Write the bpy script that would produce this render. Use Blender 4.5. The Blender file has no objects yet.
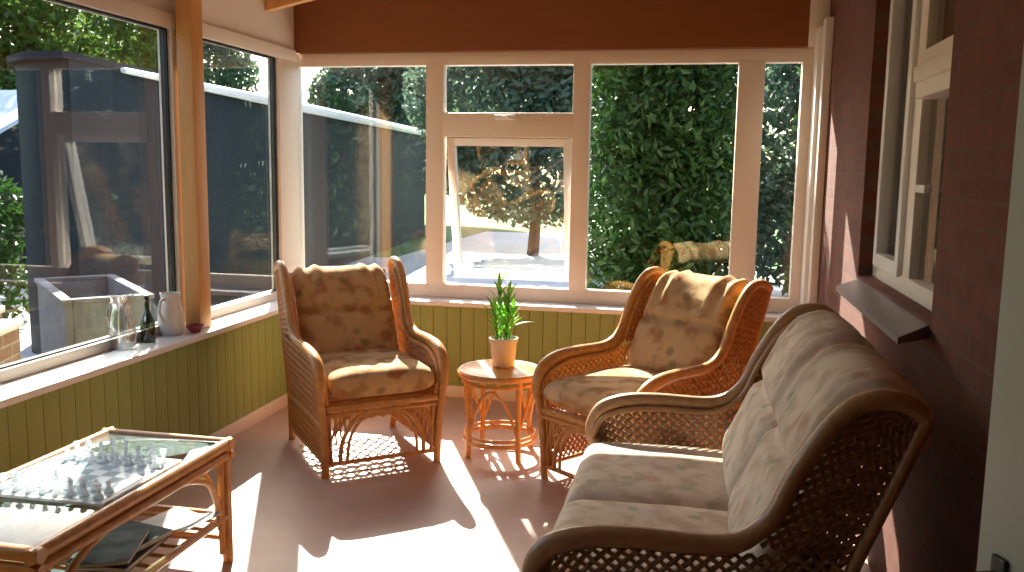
import bpy, bmesh, math, random
from mathutils import Vector, Matrix
import numpy as np
random.seed(7)
PI = math.pi
S = bpy.context.scene
COL = S.collection

# ------------------------------------------------------------------ camera
F_PX = 880.0
yaw, pitch, roll = math.radians(11.74), math.radians(7.636), math.radians(-0.87)
fwd = Vector((-math.sin(yaw) * math.cos(pitch), math.cos(yaw) * math.cos(pitch), -math.sin(pitch)))
right = Vector((math.cos(yaw), math.sin(yaw), 0))
down = fwd.cross(right)
r2 = right * math.cos(roll) + down * math.sin(roll)
d2 = -right * math.sin(roll) + down * math.cos(roll)
cd = bpy.data.cameras.new('camera')
cd.sensor_width = 36.0
cd.sensor_fit = 'HORIZONTAL'
cd.lens = F_PX / 1024 * 36.0
cd.clip_start = 0.05
cam = bpy.data.objects.new('camera', cd)
COL.objects.link(cam)
cm = Matrix(((r2.x, -d2.x, -fwd.x, 0.0), (r2.y, -d2.y, -fwd.y, 0.0), (r2.z, -d2.z, -fwd.z, 1.65), (0, 0, 0, 1)))
cam.matrix_world = cm
S.camera = cam

# ------------------------------------------------------------------ world, sun, exposure
SUN_AZ, SUN_EL = math.radians(24.5), math.radians(33.2)      # azimuth to the left of the room's depth axis
w = bpy.data.worlds.new('sky')
S.world = w
w.use_nodes = True
nt = w.node_tree
nt.nodes.clear()
out = nt.nodes.new('ShaderNodeOutputWorld')
bg = nt.nodes.new('ShaderNodeBackground')
sky = nt.nodes.new('ShaderNodeTexSky')
sky.sky_type = 'NISHITA'
sky.sun_disc = False
sky.sun_elevation = SUN_EL
sky.sun_rotation = -SUN_AZ
sky.dust_density = 2.5
bg.inputs[1].default_value = 0.30
nt.links.new(sky.outputs[0], bg.inputs[0])
nt.links.new(bg.outputs[0], out.inputs[0])
sd = bpy.data.lights.new('sun', 'SUN')
sd.energy = 15.0
sd.angle = math.radians(0.6)
sd.color = (1.0, 0.93, 0.82)
sun = bpy.data.objects.new('sun', sd)
COL.objects.link(sun)
to_sun = Vector((-math.sin(SUN_AZ) * math.cos(SUN_EL), math.cos(SUN_AZ) * math.cos(SUN_EL), math.sin(SUN_EL)))
sun.rotation_euler = to_sun.to_track_quat('Z', 'Y').to_euler()
sun.location = (-6, 12, 9)
S.view_settings.view_transform = 'Standard'
S.view_settings.look = 'None'
S.view_settings.gamma = 1.0
S.view_settings.use_curve_mapping = False
S.view_settings.exposure = 1.0
S.cycles.max_bounces = 10
S.cycles.transparent_max_bounces = 24
S.cycles.sample_clamp_indirect = 8.0
S.cycles.caustics_reflective = False
S.cycles.caustics_refractive = False


# ------------------------------------------------------------------ materials
def new_mat(name):
    m = bpy.data.materials.new(name)
    m.use_nodes = True
    n = m.node_tree
    n.nodes.clear()
    o = n.nodes.new('ShaderNodeOutputMaterial')
    return m, n, o


def N(n, t, **kw):
    x = n.nodes.new(t)
    for k, v in kw.items():
        setattr(x, k, v)
    return x


def ramp(n, stops, interp='LINEAR'):
    r = n.nodes.new('ShaderNodeValToRGB')
    r.color_ramp.interpolation = interp
    e = r.color_ramp.elements
    while len(e) < len(stops):
        e.new(0.5)
    for i, (p, c) in enumerate(stops):
        e[i].position = p
        e[i].color = (*c, 1)
    return r


def simple(name, c1, c2=None, scale=20, rough=0.5, bump=0.0, stretch=(1, 1, 1), spec=0.5, transl=0.0, metal=0.0, detail=4):
    """noise-mottled principled surface"""
    m, n, o = new_mat(name)
    b = N(n, 'ShaderNodeBsdfPrincipled')
    b.inputs['Roughness'].default_value = rough
    b.inputs['Metallic'].default_value = metal
    b.inputs['Specular IOR Level'].default_value = spec
    tc = N(n, 'ShaderNodeTexCoord')
    mp = N(n, 'ShaderNodeMapping')
    mp.inputs['Scale'].default_value = stretch
    n.links.new(tc.outputs['Object'], mp.inputs[0])
    nz = N(n, 'ShaderNodeTexNoise')
    nz.inputs['Scale'].default_value = scale
    nz.inputs['Detail'].default_value = detail
    n.links.new(mp.outputs[0], nz.inputs['Vector'])
    r = ramp(n, [(0.3, c1), (0.7, c2 or c1)])
    n.links.new(nz.outputs['Fac'], r.inputs[0])
    n.links.new(r.outputs[0], b.inputs['Base Color'])
    if bump:
        bp = N(n, 'ShaderNodeBump')
        bp.inputs['Strength'].default_value = bump
        bp.inputs['Distance'].default_value = 0.01
        n.links.new(nz.outputs['Fac'], bp.inputs['Height'])
        n.links.new(bp.outputs[0], b.inputs['Normal'])
    if transl:
        t = N(n, 'ShaderNodeBsdfTranslucent')
        n.links.new(r.outputs[0], t.inputs[0])
        mx = N(n, 'ShaderNodeMixShader')
        mx.inputs[0].default_value = transl
        n.links.new(b.outputs[0], mx.inputs[1])
        n.links.new(t.outputs[0], mx.inputs[2])
        n.links.new(mx.outputs[0], o.inputs[0])
    else:
        n.links.new(b.outputs[0], o.inputs[0])
    return m


def glass_pane(name, f0=0.075, tint=(0.93, 0.96, 0.95), rough=0.0):
    m, n, o = new_mat(name)
    lw = N(n, 'ShaderNodeLayerWeight')
    lw.inputs[0].default_value = 0.5
    p = N(n, 'ShaderNodeMath', operation='POWER')
    p.inputs[1].default_value = 4.0
    n.links.new(lw.outputs['Facing'], p.inputs[0])
    ma = N(n, 'ShaderNodeMath', operation='MULTIPLY_ADD')
    ma.inputs[1].default_value = 1 - f0
    ma.inputs[2].default_value = f0
    n.links.new(p.outputs[0], ma.inputs[0])
    t = N(n, 'ShaderNodeBsdfTransparent')
    t.inputs[0].default_value = (*tint, 1)
    g = N(n, 'ShaderNodeBsdfGlossy')
    g.inputs['Roughness'].default_value = rough
    mx = N(n, 'ShaderNodeMixShader')
    n.links.new(ma.outputs[0], mx.inputs[0])
    n.links.new(t.outputs[0], mx.inputs[1])
    n.links.new(g.outputs[0], mx.inputs[2])
    n.links.new(mx.outputs[0], o.inputs[0])
    return m


def fabric(name, base, dark, leaf, rust, s=1.0, transl=0.0):
    """woven cloth with a muted floral print"""
    m, n, o = new_mat(name)
    b = N(n, 'ShaderNodeBsdfPrincipled')
    b.inputs['Roughness'].default_value = 0.9
    b.inputs['Specular IOR Level'].default_value = 0.15
    tc = N(n, 'ShaderNodeTexCoord')
    nz = N(n, 'ShaderNodeTexNoise')
    nz.inputs['Scale'].default_value = 9 * s
    nz.inputs['Detail'].default_value = 5
    n.links.new(tc.outputs['Object'], nz.inputs['Vector'])
    r = ramp(n, [(0.38, dark), (0.52, base), (0.8, tuple(min(1, c * 1.12) for c in base))])
    n.links.new(nz.outputs['Fac'], r.inputs[0])
    col = r.outputs[0]
    for (sc, c, t, off) in ((7 * s, leaf, 0.19, 0.3), (5.5 * s, rust, 0.2, 4.7)):
        mp = N(n, 'ShaderNodeMapping')
        mp.inputs['Location'].default_value = (off, off * 2, off * 3)
        n.links.new(tc.outputs['Object'], mp.inputs[0])
        v = N(n, 'ShaderNodeTexVoronoi')
        v.inputs['Scale'].default_value = sc
        n.links.new(mp.outputs[0], v.inputs['Vector'])
        ad = N(n, 'ShaderNodeMath', operation='MULTIPLY_ADD')
        ad.inputs[1].default_value = 0.25
        n.links.new(nz.outputs['Fac'], ad.inputs[0])
        n.links.new(v.outputs['Distance'], ad.inputs[2])
        rr = ramp(n, [(t + 0.08, (0.75,) * 3), (t + 0.2, (0, 0, 0))])
        n.links.new(ad.outputs[0], rr.inputs[0])
        mx = N(n, 'ShaderNodeMixRGB')
        n.links.new(rr.outputs[0], mx.inputs[0])
        n.links.new(col, mx.inputs[1])
        mx.inputs[2].default_value = (*c, 1)
        col = mx.outputs[0]
    n.links.new(col, b.inputs['Base Color'])
    wv = N(n, 'ShaderNodeTexNoise')
    wv.inputs['Scale'].default_value = 300
    n.links.new(tc.outputs['Object'], wv.inputs['Vector'])
    bp = N(n, 'ShaderNodeBump')
    bp.inputs['Strength'].default_value = 0.15
    bp.inputs['Distance'].default_value = 0.003
    n.links.new(wv.outputs['Fac'], bp.inputs['Height'])
    n.links.new(bp.outputs[0], b.inputs['Normal'])
    if transl:
        t = N(n, 'ShaderNodeBsdfTranslucent')
        n.links.new(col, t.inputs[0])
        ms = N(n, 'ShaderNodeMixShader')
        ms.inputs[0].default_value = transl
        n.links.new(b.outputs[0], ms.inputs[1])
        n.links.new(t.outputs[0], ms.inputs[2])
        n.links.new(ms.outputs[0], o.inputs[0])
    else:
        n.links.new(b.outputs[0], o.inputs[0])
    return m


def brick_mat(name, c1, c2, mortar, axes='YZ', scale=1.0, bump=0.5):
    m, n, o = new_mat(name)
    b = N(n, 'ShaderNodeBsdfPrincipled')
    b.inputs['Roughness'].default_value = 0.85
    tc = N(n, 'ShaderNodeTexCoord')
    sp = N(n, 'ShaderNodeSeparateXYZ')
    cb = N(n, 'ShaderNodeCombineXYZ')
    n.links.new(tc.outputs['Object'], sp.inputs[0])
    n.links.new(sp.outputs[axes[0]], cb.inputs['X'])
    n.links.new(sp.outputs[axes[1]], cb.inputs['Y'])
    t = N(n, 'ShaderNodeTexBrick')
    t.inputs['Scale'].default_value = scale
    t.inputs['Brick Width'].default_value = 0.225
    t.inputs['Row Height'].default_value = 0.075
    t.inputs['Mortar Size'].default_value = 0.006
    t.inputs['Color1'].default_value = (*c1, 1)
    t.inputs['Color2'].default_value = (*c2, 1)
    t.inputs['Mortar'].default_value = (*mortar, 1)
    n.links.new(cb.outputs[0], t.inputs['Vector'])
    nz = N(n, 'ShaderNodeTexNoise')
    nz.inputs['Scale'].default_value = 14
    n.links.new(tc.outputs['Object'], nz.inputs['Vector'])
    mx = N(n, 'ShaderNodeMixRGB', blend_type='MULTIPLY')
    mx.inputs[0].default_value = 0.6
    rr = ramp(n, [(0.3, (0.6, 0.55, 0.55)), (0.7, (1, 1, 1))])
    n.links.new(nz.outputs['Fac'], rr.inputs[0])
    n.links.new(t.outputs['Color'], mx.inputs[1])
    n.links.new(rr.outputs[0], mx.inputs[2])
    n.links.new(mx.outputs[0], b.inputs['Base Color'])
    bp = N(n, 'ShaderNodeBump')
    bp.inputs['Strength'].default_value = bump
    bp.inputs['Distance'].default_value = 0.01
    bp.invert = True
    n.links.new(t.outputs['Fac'], bp.inputs['Height'])
    n.links.new(bp.outputs[0], b.inputs['Normal'])
    n.links.new(b.outputs[0], o.inputs[0])
    return m


def leaf_mat(name, c1, c2, transl=0.45):
    m, n, o = new_mat(name)
    b = N(n, 'ShaderNodeBsdfPrincipled')
    b.inputs['Roughness'].default_value = 0.5
    g = N(n, 'ShaderNodeTexCoord')
    nz = N(n, 'ShaderNodeTexNoise')
    nz.inputs['Scale'].default_value = 2.0
    nz.inputs['Detail'].default_value = 8
    nz.inputs['Roughness'].default_value = 0.8
    n.links.new(g.outputs['Object'], nz.inputs['Vector'])
    r = ramp(n, [(0.35, c1), (0.65, c2)])
    n.links.new(nz.outputs['Fac'], r.inputs[0])
    n.links.new(r.outputs[0], b.inputs['Base Color'])
    t = N(n, 'ShaderNodeBsdfTranslucent')
    n.links.new(r.outputs[0], t.inputs[0])
    ms = N(n, 'ShaderNodeMixShader')
    ms.inputs[0].default_value = transl
    n.links.new(b.outputs[0], ms.inputs[1])
    n.links.new(t.outputs[0], ms.inputs[2])
    n.links.new(ms.outputs[0], o.inputs[0])
    return m


M = {}
M['floor'] = simple('floor_vinyl', (0.48, 0.32, 0.255), (0.56, 0.38, 0.31), 5, rough=0.42, spec=0.4)
M['cream'] = simple('cream_paint', (0.82, 0.70, 0.59), (0.85, 0.73, 0.62), 3, rough=0.45)
M['upvc'] = simple('white_plastic', (0.84, 0.80, 0.76), (0.86, 0.82, 0.78), 2, rough=0.3)
M['sill'] = simple('white_gloss_paint', (0.86, 0.84, 0.82), (0.88, 0.86, 0.84), 2, rough=0.3)
M['green'] = simple('olive_green_paint', (0.31, 0.37, 0.11), (0.34, 0.40, 0.13), 4, rough=0.5, stretch=(1, 1, 0.3))
M['header'] = simple('dark_stained_board', (0.23, 0.070, 0.016), (0.26, 0.082, 0.020), 4, rough=0.5, stretch=(0.6, 1, 5))
M['post'] = simple('orange_pine', (0.64, 0.30, 0.085), (0.72, 0.36, 0.12), 10, rough=0.45, stretch=(3, 3, 0.25))
M['ceil'] = simple('ceiling_board', (0.60, 0.46, 0.36), (0.64, 0.50, 0.40), 3, rough=0.6)
M['brick'] = brick_mat('red_brick', (0.125, 0.030, 0.014), (0.175, 0.044, 0.021), (0.13, 0.055, 0.034))
M['cane'] = simple('honey_cane', (0.52, 0.22, 0.055), (0.68, 0.33, 0.10), 30, rough=0.32, spec=0.5)
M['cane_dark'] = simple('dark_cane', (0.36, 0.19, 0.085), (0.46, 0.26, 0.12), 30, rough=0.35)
M['weave'] = simple('woven_rattan', (0.48, 0.19, 0.045), (0.60, 0.28, 0.08), 60, rough=0.5)
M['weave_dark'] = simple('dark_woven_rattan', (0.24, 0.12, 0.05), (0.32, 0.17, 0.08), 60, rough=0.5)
M['fab_chair'] = fabric('floral_cloth_warm_lit', (0.66, 0.43, 0.22), (0.44, 0.24, 0.10), (0.30, 0.22, 0.09), (0.46, 0.17, 0.07), transl=0.12)  # warm bounce light on the chairs is put into this cloth's tint
M['fab_sofa'] = fabric('floral_beige_cloth', (0.69, 0.56, 0.43), (0.55, 0.42, 0.30), (0.42, 0.38, 0.26), (0.58, 0.34, 0.24), s=1.2)
M['glass'] = glass_pane('window_glass')
M['tabletop_glass'] = glass_pane('table_glass', f0=0.09, tint=(0.62, 0.76, 0.74))
M['clear_glass'] = glass_pane('clear_glass', f0=0.32, tint=(0.92, 0.94, 0.96), rough=0.14)
M['dark_glass'] = glass_pane('dark_bottle_glass', f0=0.10, tint=(0.16, 0.19, 0.15), rough=0.05)
M['frost'] = simple('frosted_glass', (0.90, 0.93, 0.94), (0.94, 0.96, 0.97), 5, rough=0.25, transl=0.5)
M['white_china'] = simple('white_china', (0.86, 0.82, 0.76), (0.88, 0.85, 0.80), 5, rough=0.25)
M['cream_pot'] = simple('cream_pot_glaze', (0.74, 0.58, 0.44), (0.80, 0.66, 0.52), 8, rough=0.35)
M['soil'] = simple('potting_soil', (0.05, 0.03, 0.02), (0.09, 0.06, 0.04), 60, rough=1, bump=0.6)
M['plant'] = leaf_mat('houseplant_leaf', (0.09, 0.32, 0.03), (0.34, 0.60, 0.09), 0.45)
M['red'] = simple('dark_red_glaze', (0.28, 0.04, 0.05), (0.36, 0.06, 0.07), 9, rough=0.3)
M['paper'] = simple('white_paper', (0.82, 0.79, 0.75), (0.86, 0.83, 0.80), 20, rough=0.8)
M['mag1'] = simple('dark_magazine_cover', (0.015, 0.018, 0.025), (0.11, 0.10, 0.14), 9, rough=0.6, detail=1)
M['mag2'] = simple('purple_magazine_cover', (0.04, 0.025, 0.045), (0.26, 0.20, 0.27), 12, rough=0.6, detail=1)
M['mag3'] = simple('blue_magazine_cover', (0.015, 0.04, 0.055), (0.08, 0.13, 0.16), 10, rough=0.6, detail=1)
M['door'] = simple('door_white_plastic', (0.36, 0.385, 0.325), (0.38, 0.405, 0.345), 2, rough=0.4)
M['black'] = simple('black_metal', (0.01, 0.01, 0.01), (0.02, 0.02, 0.02), 10, rough=0.35)
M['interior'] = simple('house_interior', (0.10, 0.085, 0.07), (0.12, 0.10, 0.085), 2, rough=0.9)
M['curtain'] = simple('brown_curtain_cloth', (0.12, 0.085, 0.055), (0.17, 0.125, 0.08), 12, rough=0.9, stretch=(6, 6, 0.3))
M['stone_sill'] = simple('grey_window_sill', (0.27, 0.235, 0.23), (0.32, 0.28, 0.27), 6, rough=0.35)
M['paving'] = simple('patio_paving', (0.54, 0.52, 0.50), (0.62, 0.60, 0.58), 3, rough=0.9)
M['path'] = simple('brown_brick_path', (0.10, 0.08, 0.068), (0.17, 0.135, 0.115), 6, rough=0.95)
M['grass'] = simple('lawn_grass', (0.06, 0.13, 0.03), (0.13, 0.22, 0.06), 8, rough=1, bump=0.6)
M['slate'] = simple('dark_cladding', (0.010, 0.016, 0.025), (0.016, 0.024, 0.036), 4, rough=0.7, spec=0.2, stretch=(6, 6, 0.2))
M['fascia'] = simple('white_fascia', (0.88, 0.88, 0.88), (0.9, 0.9, 0.9), 2, rough=0.4)
M['pale_blue'] = simple('pale_blue_render', (0.60, 0.68, 0.80), (0.66, 0.73, 0.84), 2, rough=0.6)
M['planter'] = simple('grey_concrete', (0.19, 0.175, 0.175), (0.26, 0.24, 0.24), 7, rough=0.9)
M['redbrick_out'] = brick_mat('garden_brick', (0.42, 0.20, 0.16), (0.5, 0.27, 0.22), (0.6, 0.5, 0.45), axes='XZ')
M['bark'] = simple('tree_bark', (0.07, 0.05, 0.035), (0.14, 0.10, 0.07), 14, rough=0.95, bump=0.6, stretch=(4, 4, 1))
M['leaf_dark'] = leaf_mat('dark_hedge_leaf', (0.012, 0.045, 0.008), (0.05, 0.13, 0.02), 0.3)
M['leaf_mid'] = leaf_mat('mid_green_leaf', (0.04, 0.10, 0.02), (0.16, 0.26, 0.05), 0.5)
M['leaf_grey'] = leaf_mat('grey_green_leaf', (0.06, 0.11, 0.07), (0.18, 0.26, 0.17), 0.4)


# ------------------------------------------------------------------ mesh builder
class MB:
    def __init__(s):
        s.v, s.f, s.sm = [], [], []

    def add(s, vs, fs, smooth=False):
        o = len(s.v)
        s.v += [tuple(v) for v in vs]
        s.f += [tuple(i + o for i in f) for f in fs]
        s.sm += [smooth] * len(fs)
        return s

    def box(s, x0, x1, y0, y1, z0, z1, b=0.0, T=None):
        """box with optional chamfered edges"""
        bm = bmesh.new()
        r = bmesh.ops.create_cube(bm, size=1.0)
        for v in r['verts']:
            v.co = ((x0 + x1) / 2 + v.co.x * (x1 - x0), (y0 + y1) / 2 + v.co.y * (y1 - y0), (z0 + z1) / 2 + v.co.z * (z1 - z0))
        if b:
            bmesh.ops.bevel(bm, geom=list(bm.edges), offset=b, segments=2, profile=0.6, affect='EDGES')
        bm.verts.index_update()
        vs = [v.co.copy() for v in bm.verts]
        if T is not None:
            vs = [T @ v for v in vs]
        s.add(vs, [[v.index for v in f.verts] for f in bm.faces])
        bm.free()
        return s

    def tube(s, pts, r, n=8, sub=3, closed=False, caps=True):
        """round tube through points (Catmull-Rom smoothed); r is a number or a list"""
        P = [Vector(p) for p in pts]
        k = len(P)
        R = [r] * k if not isinstance(r, (list, tuple)) else list(r)
        Q, RR = [], []
        segs = k if closed else k - 1
        for i in range(segs):
            if closed:
                a, b, c, d = P[i - 1], P[i], P[(i + 1) % k], P[(i + 2) % k]
            else:
                a, b, c, d = P[max(i - 1, 0)], P[i], P[i + 1], P[min(i + 2, k - 1)]
            for j in range(sub):
                t = j / sub
                Q.append(0.5 * ((2 * b) + (c - a) * t + (2 * a - 5 * b + 4 * c - d) * t * t + (3 * b - a - 3 * c + d) * t ** 3) if sub > 1 else b.copy())
                RR.append(R[i] * (1 - t) + R[(i + 1) % k] * t)
        if not closed:
            Q.append(P[-1]); RR.append(R[-1])
        m = len(Q)
        up = Vector((0.31, 0.17, 0.93)).normalized()
        vs, fs, prev = [], [], None
        for i in range(m):
            if closed:
                t = (Q[(i + 1) % m] - Q[i - 1])
            else:
                t = Q[min(i + 1, m - 1)] - Q[max(i - 1, 0)]
            t.normalize()
            if prev is None:
                u = t.cross(up)
                if u.length < 0.05:
                    u = t.cross(Vector((1, 0, 0)))
            else:
                u = prev - t * prev.dot(t)
            u.normalize()
            prev = u
            q = t.cross(u)
            for j in range(n):
                a = 2 * PI * j / n
                vs.append(Q[i] + (u * math.cos(a) + q * math.sin(a)) * RR[i])
        for i in range(m if closed else m - 1):
            for j in range(n):
                i2 = (i + 1) % m
                fs.append((i * n + j, i * n + (j + 1) % n, i2 * n + (j + 1) % n, i2 * n + j))
        if caps and not closed:
            fs.append(tuple(range(n))[::-1])
            fs.append(tuple((m - 1) * n + j for j in range(n)))
        return s.add(vs, fs, True)

    def lathe(s, prof, c=(0, 0, 0), n=24):
        vs, fs = [], []
        k = len(prof)
        for i in range(n):
            a = 2 * PI * i / n
            for r, z in prof:
                vs.append((c[0] + r * math.cos(a), c[1] + r * math.sin(a), c[2] + z))
        for i in range(n):
            for j in range(k - 1):
                i2 = (i + 1) % n
                fs.append((i * k + j, i2 * k + j, i2 * k + j + 1, i * k + j + 1))
        if prof[0][0] > 1e-4:
            fs.append(tuple(i * k for i in range(n))[::-1])
        if prof[-1][0] > 1e-4:
            fs.append(tuple(i * k + k - 1 for i in range(n)))
        return s.add(vs, fs, True)

    def prism(s, poly, z0, z1):
        k = len(poly)
        vs = [(x, y, z0) for x, y in poly] + [(x, y, z1) for x, y in poly]
        fs = [tuple(range(k))[::-1], tuple(range(k, 2 * k))] + [(i, (i + 1) % k, (i + 1) % k + k, i + k) for i in range(k)]
        return s.add(vs, fs)

    def build(s, name, mat, parent=None, sharp=40):
        me = bpy.data.meshes.new(name)
        me.from_pydata(s.v, [], s.f)
        me.update()
        bm = bmesh.new()
        bm.from_mesh(me)
        bmesh.ops.recalc_face_normals(bm, faces=list(bm.faces))
        bm.to_mesh(me)
        bm.free()
        me.polygons.foreach_set('use_smooth', s.sm)
        me.set_sharp_from_angle(angle=math.radians(sharp))
        me.materials.append(mat)
        o = bpy.data.objects.new(name, me)
        COL.objects.link(o)
        if parent is not None:
            o.parent = parent
        return o


def tag(o, label=None, cat=None, group=None, kind=None):
    if label: o['label'] = label
    if cat: o['category'] = cat
    if group: o['group'] = group
    if kind: o['kind'] = kind
    return o


def empty(name, loc=(0, 0, 0), rz=0.0, parent=None):
    o = bpy.data.objects.new(name, None)
    o.empty_display_size = 0.1
    COL.objects.link(o)
    o.location = loc
    o.rotation_euler = (0, 0, rz)
    if parent is not None:
        o.parent = parent
    return o


def struct(o):
    o['kind'] = 'structure'
    return o


def copy_tree(o, parent=None):
    c = o.copy()
    COL.objects.link(c)
    if parent is not None:
        c.parent = parent
    for ch in list(o.children):
        copy_tree(ch, c)
    return c


# ------------------------------------------------------------------ room shell
XL, XR, YB, YF = -2.72, 0.78, 6.0, -0.9        # green wall face, brick face, rear green face, wall behind the viewer
GX, GY = -2.93, 6.2                            # glass planes
SZ = 0.70                                      # sill height
struct(MB().box(-3.05, 0.95, YF - 0.1, 6.32, -0.12, 0.0).build('floor', M['floor']))

mb = MB().box(-3.03, XL - 0.016, YF, 6.28, 0.0, SZ - 0.035).box(-3.03, XL, YF, 1.46, SZ - 0.035, 2.80)  # solid upper stretch out of view, added to cut window light on the right
y = YF
while y < YB - 0.01:                           # upright matchboards with open grooves
    mb.box(XL - 0.02, XL, y + 0.0015, min(y + 0.0985, YB), 0.0, SZ - 0.035, b=0.003)
    y += 0.1
struct(mb.build('wall_left', M['green']))
mb = MB().box(XL - 0.01, XR, YB + 0.016, 6.28, 0.0, SZ - 0.035)
x = XL
while x < XR - 0.01:
    mb.box(x + 0.0015, min(x + 0.0985, XR), YB, YB + 0.02, 0.0, SZ - 0.035, b=0.003)
    x += 0.1
struct(mb.build('wall_back', M['green']))
struct(MB().box(XL, XL + 0.016, YF, YB, 0, 0.085, b=0.004).build('baseboard_left', M['cream']))
struct(MB().box(XL + 0.016, XR, YB - 0.016, YB, 0, 0.085, b=0.004).build('baseboard_back', M['cream']))
# brick house wall with the window opening and the doorway
WY0, WY1, WZ0, WZ1 = 3.12, 4.50, 1.16, 2.75
mb = MB()
mb.box(XR, XR + 0.25, 0.86, WY0, 0, 3.6)
mb.box(XR, XR + 0.25, WY1, 6.28, 0, 3.6)
mb.box(XR, XR + 0.25, WY0, WY1, 0, WZ0)
mb.box(XR, XR + 0.25, WY0, WY1, WZ1, 3.6)
mb.box(XR, XR + 0.25, YF, 0.86, 2.1, 3.6)
mb.box(XR, XR + 0.25, YF, -0.1, 0, 2.1)
struct(mb.build('wall_right', M['brick']))
struct(MB().box(-3.05, XR + 0.25, YF - 0.12, YF, 0, 3.6).build('wall_front', M['brick']))
# dark room of the house behind the brick wall
mb = MB()
mb.box(2.6, 2.7, YF, 6.0, 0, 3.6).box(XR + 0.25, 2.6, YF - 0.1, YF, 0, 3.6).box(XR + 0.25, 2.6, 6.0, 6.1, 0, 3.6)
mb.box(XR + 0.25, 2.6, YF, 6.0, -0.1, 0).box(XR + 0.25, 2.6, YF, 6.0, 3.0, 3.1)
struct(mb.build('wall_house', M['interior']))

# ceiling: lean-to roof rising to the house, boarded, with rafters
SL = 0.2074


def zc(x): return 2.80 + (x + 2.93) * SL


mb = MB()
vs = [(-3.5, YF - 0.1, zc(-3.5)), (1.0, YF - 0.1, zc(1.0)), (1.0, 6.34, zc(1.0)), (-3.5, 6.34, zc(-3.5))]
vs = [(-3.12, YF - 0.1, zc(-3.12)), (1.0, YF - 0.1, zc(1.0)), (1.0, 6.34, zc(1.0)), (-3.12, 6.34, zc(-3.12))]
mb.add(vs + [(a, b, c + 0.06) for a, b, c in vs], [(0, 1, 2, 3), (4, 5, 6, 7), (0, 1, 5, 4), (1, 2, 6, 5), (2, 3, 7, 6), (3, 0, 4, 7)])
struct(mb.build('ceiling', M['ceil']))
ya = 5.66
idx = 0
while ya > YF:
    mb = MB()
    x0, x1, h = -2.91, XR, 0.125
    vs = []
    for yy in (ya, ya + 0.06):
        vs += [(x0, yy, zc(x0)), (x1, yy, zc(x1)), (x1, yy, zc(x1) - h), (x0, yy, zc(x0) - h)]
    mb.add(vs, [(0, 1, 2, 3), (4, 5, 6, 7), (0, 1, 5, 4), (1, 2, 6, 5), (2, 3, 7, 6), (3, 0, 4, 7)])
    struct(mb.build('trim_%d' % (10 + idx), M['post']))
    idx += 1
    ya -= 0.9
# cream fascia above the left glazing, dark header above the rear glazing
mb = MB().box(-3.0, -2.91, 1.46, 6.14, 2.385, 2.80, b=0.006).box(-2.915, -2.885, 1.46, 6.08, 2.385, 2.47, b=0.006)
struct(mb.build('trim_1', M['cream']))
vs = [(-2.91, 6.1, 2.455), (0.66, 6.1, 2.455), (0.66, 6.1, zc(0.66)), (-2.91, 6.1, zc(-2.91))]
mb = MB().add(vs + [(a, b + 0.16, c) for a, b, c in vs], [(0, 1, 2, 3), (4, 5, 6, 7), (0, 1, 5, 4), (1, 2, 6, 5), (2, 3, 7, 6), (3, 0, 4, 7)])
struct(mb.build('wall_header', M['header']))
struct(MB().box(0.66, XR, 6.08, 6.24, 2.46, 3.56, b=0.006).build('trim_2', M['cream']))
# sills
struct(MB().box(-2.99, XL + 0.035, 1.46, YB - 0.035, SZ - 0.035, SZ, b=0.008).build('trim_3', M['sill']))
struct(MB().box(-2.99, XR - 0.001, YB - 0.035, 6.26, SZ - 0.035, SZ, b=0.008).build('trim_4', M['sill']))
# white return board where the rear window meets the brick
mb = MB().box(0.705, XR - 0.001, 5.96, 6.26, SZ, 2.56, b=0.006).box(0.73, XR - 0.002, 5.85, 5.97, SZ + 0.0, 2.60, b=0.005)
struct(mb.build('trim_5', M['upvc']))


# ------------------------------------------------------------------ left and rear glazing
def frame_rect_x(mb, X, y0, y1, z0, z1, wd, d=0.06, b=0.006):      # frame in a plane of constant x
    mb.box(X - d / 2, X + d / 2, y0, y0 + wd, z0, z1, b=b).box(X - d / 2, X + d / 2, y1 - wd, y1, z0, z1, b=b)
    mb.box(X - d / 2, X + d / 2, y0 + wd, y1 - wd, z0, z0 + wd, b=b).box(X - d / 2, X + d / 2, y0 + wd, y1 - wd, z1 - wd, z1, b=b)


w1 = struct(empty('window_1', (GX, 3.5, SZ)))
mb = MB()
yb_ = None
mb2 = MB().box(-0.04, 0.04, 1.46 - 3.5, 6.13 - 3.5, 0.0, 0.055, b=0.006).box(-0.04, 0.04, 1.46 - 3.5, 6.13 - 3.5, 1.685, 1.75, b=0.006)
mb2.build('frame', M['cream'], w1)
for q, hw in ((1.50, 0.04), (4.57, 0.055), (5.95, 0.15)):
    MB().box(-0.045, 0.045, q - hw - 3.5, q + hw - 3.5, 0.05, 1.69, b=0.006).build('mullion', M['cream'], w1)
for a, b in ((1.54, 4.515), (4.625, 5.80)):
    MB().box(-0.012, 0.012, a - 3.5, b - 3.5, 0.05, 1.69).build('pane', M['glass'], w1)
    fr = MB()
    for zz in (0.05, 1.678):
        fr.box(-0.02, 0.02, a + 0.003 - 3.5, b - 0.003 - 3.5, zz, zz + 0.012)
    for yy in (a + 0.003, b - 0.015):
        fr.box(-0.02, 0.02, yy - 3.5, yy + 0.012 - 3.5, 0.05, 1.69)
    fr.build('gasket', M['black'], w1)
struct(MB().box(-2.99, -2.92, 6.10, 6.25, SZ, 2.46, b=0.01).build('trim_6', M['cream']))

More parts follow.
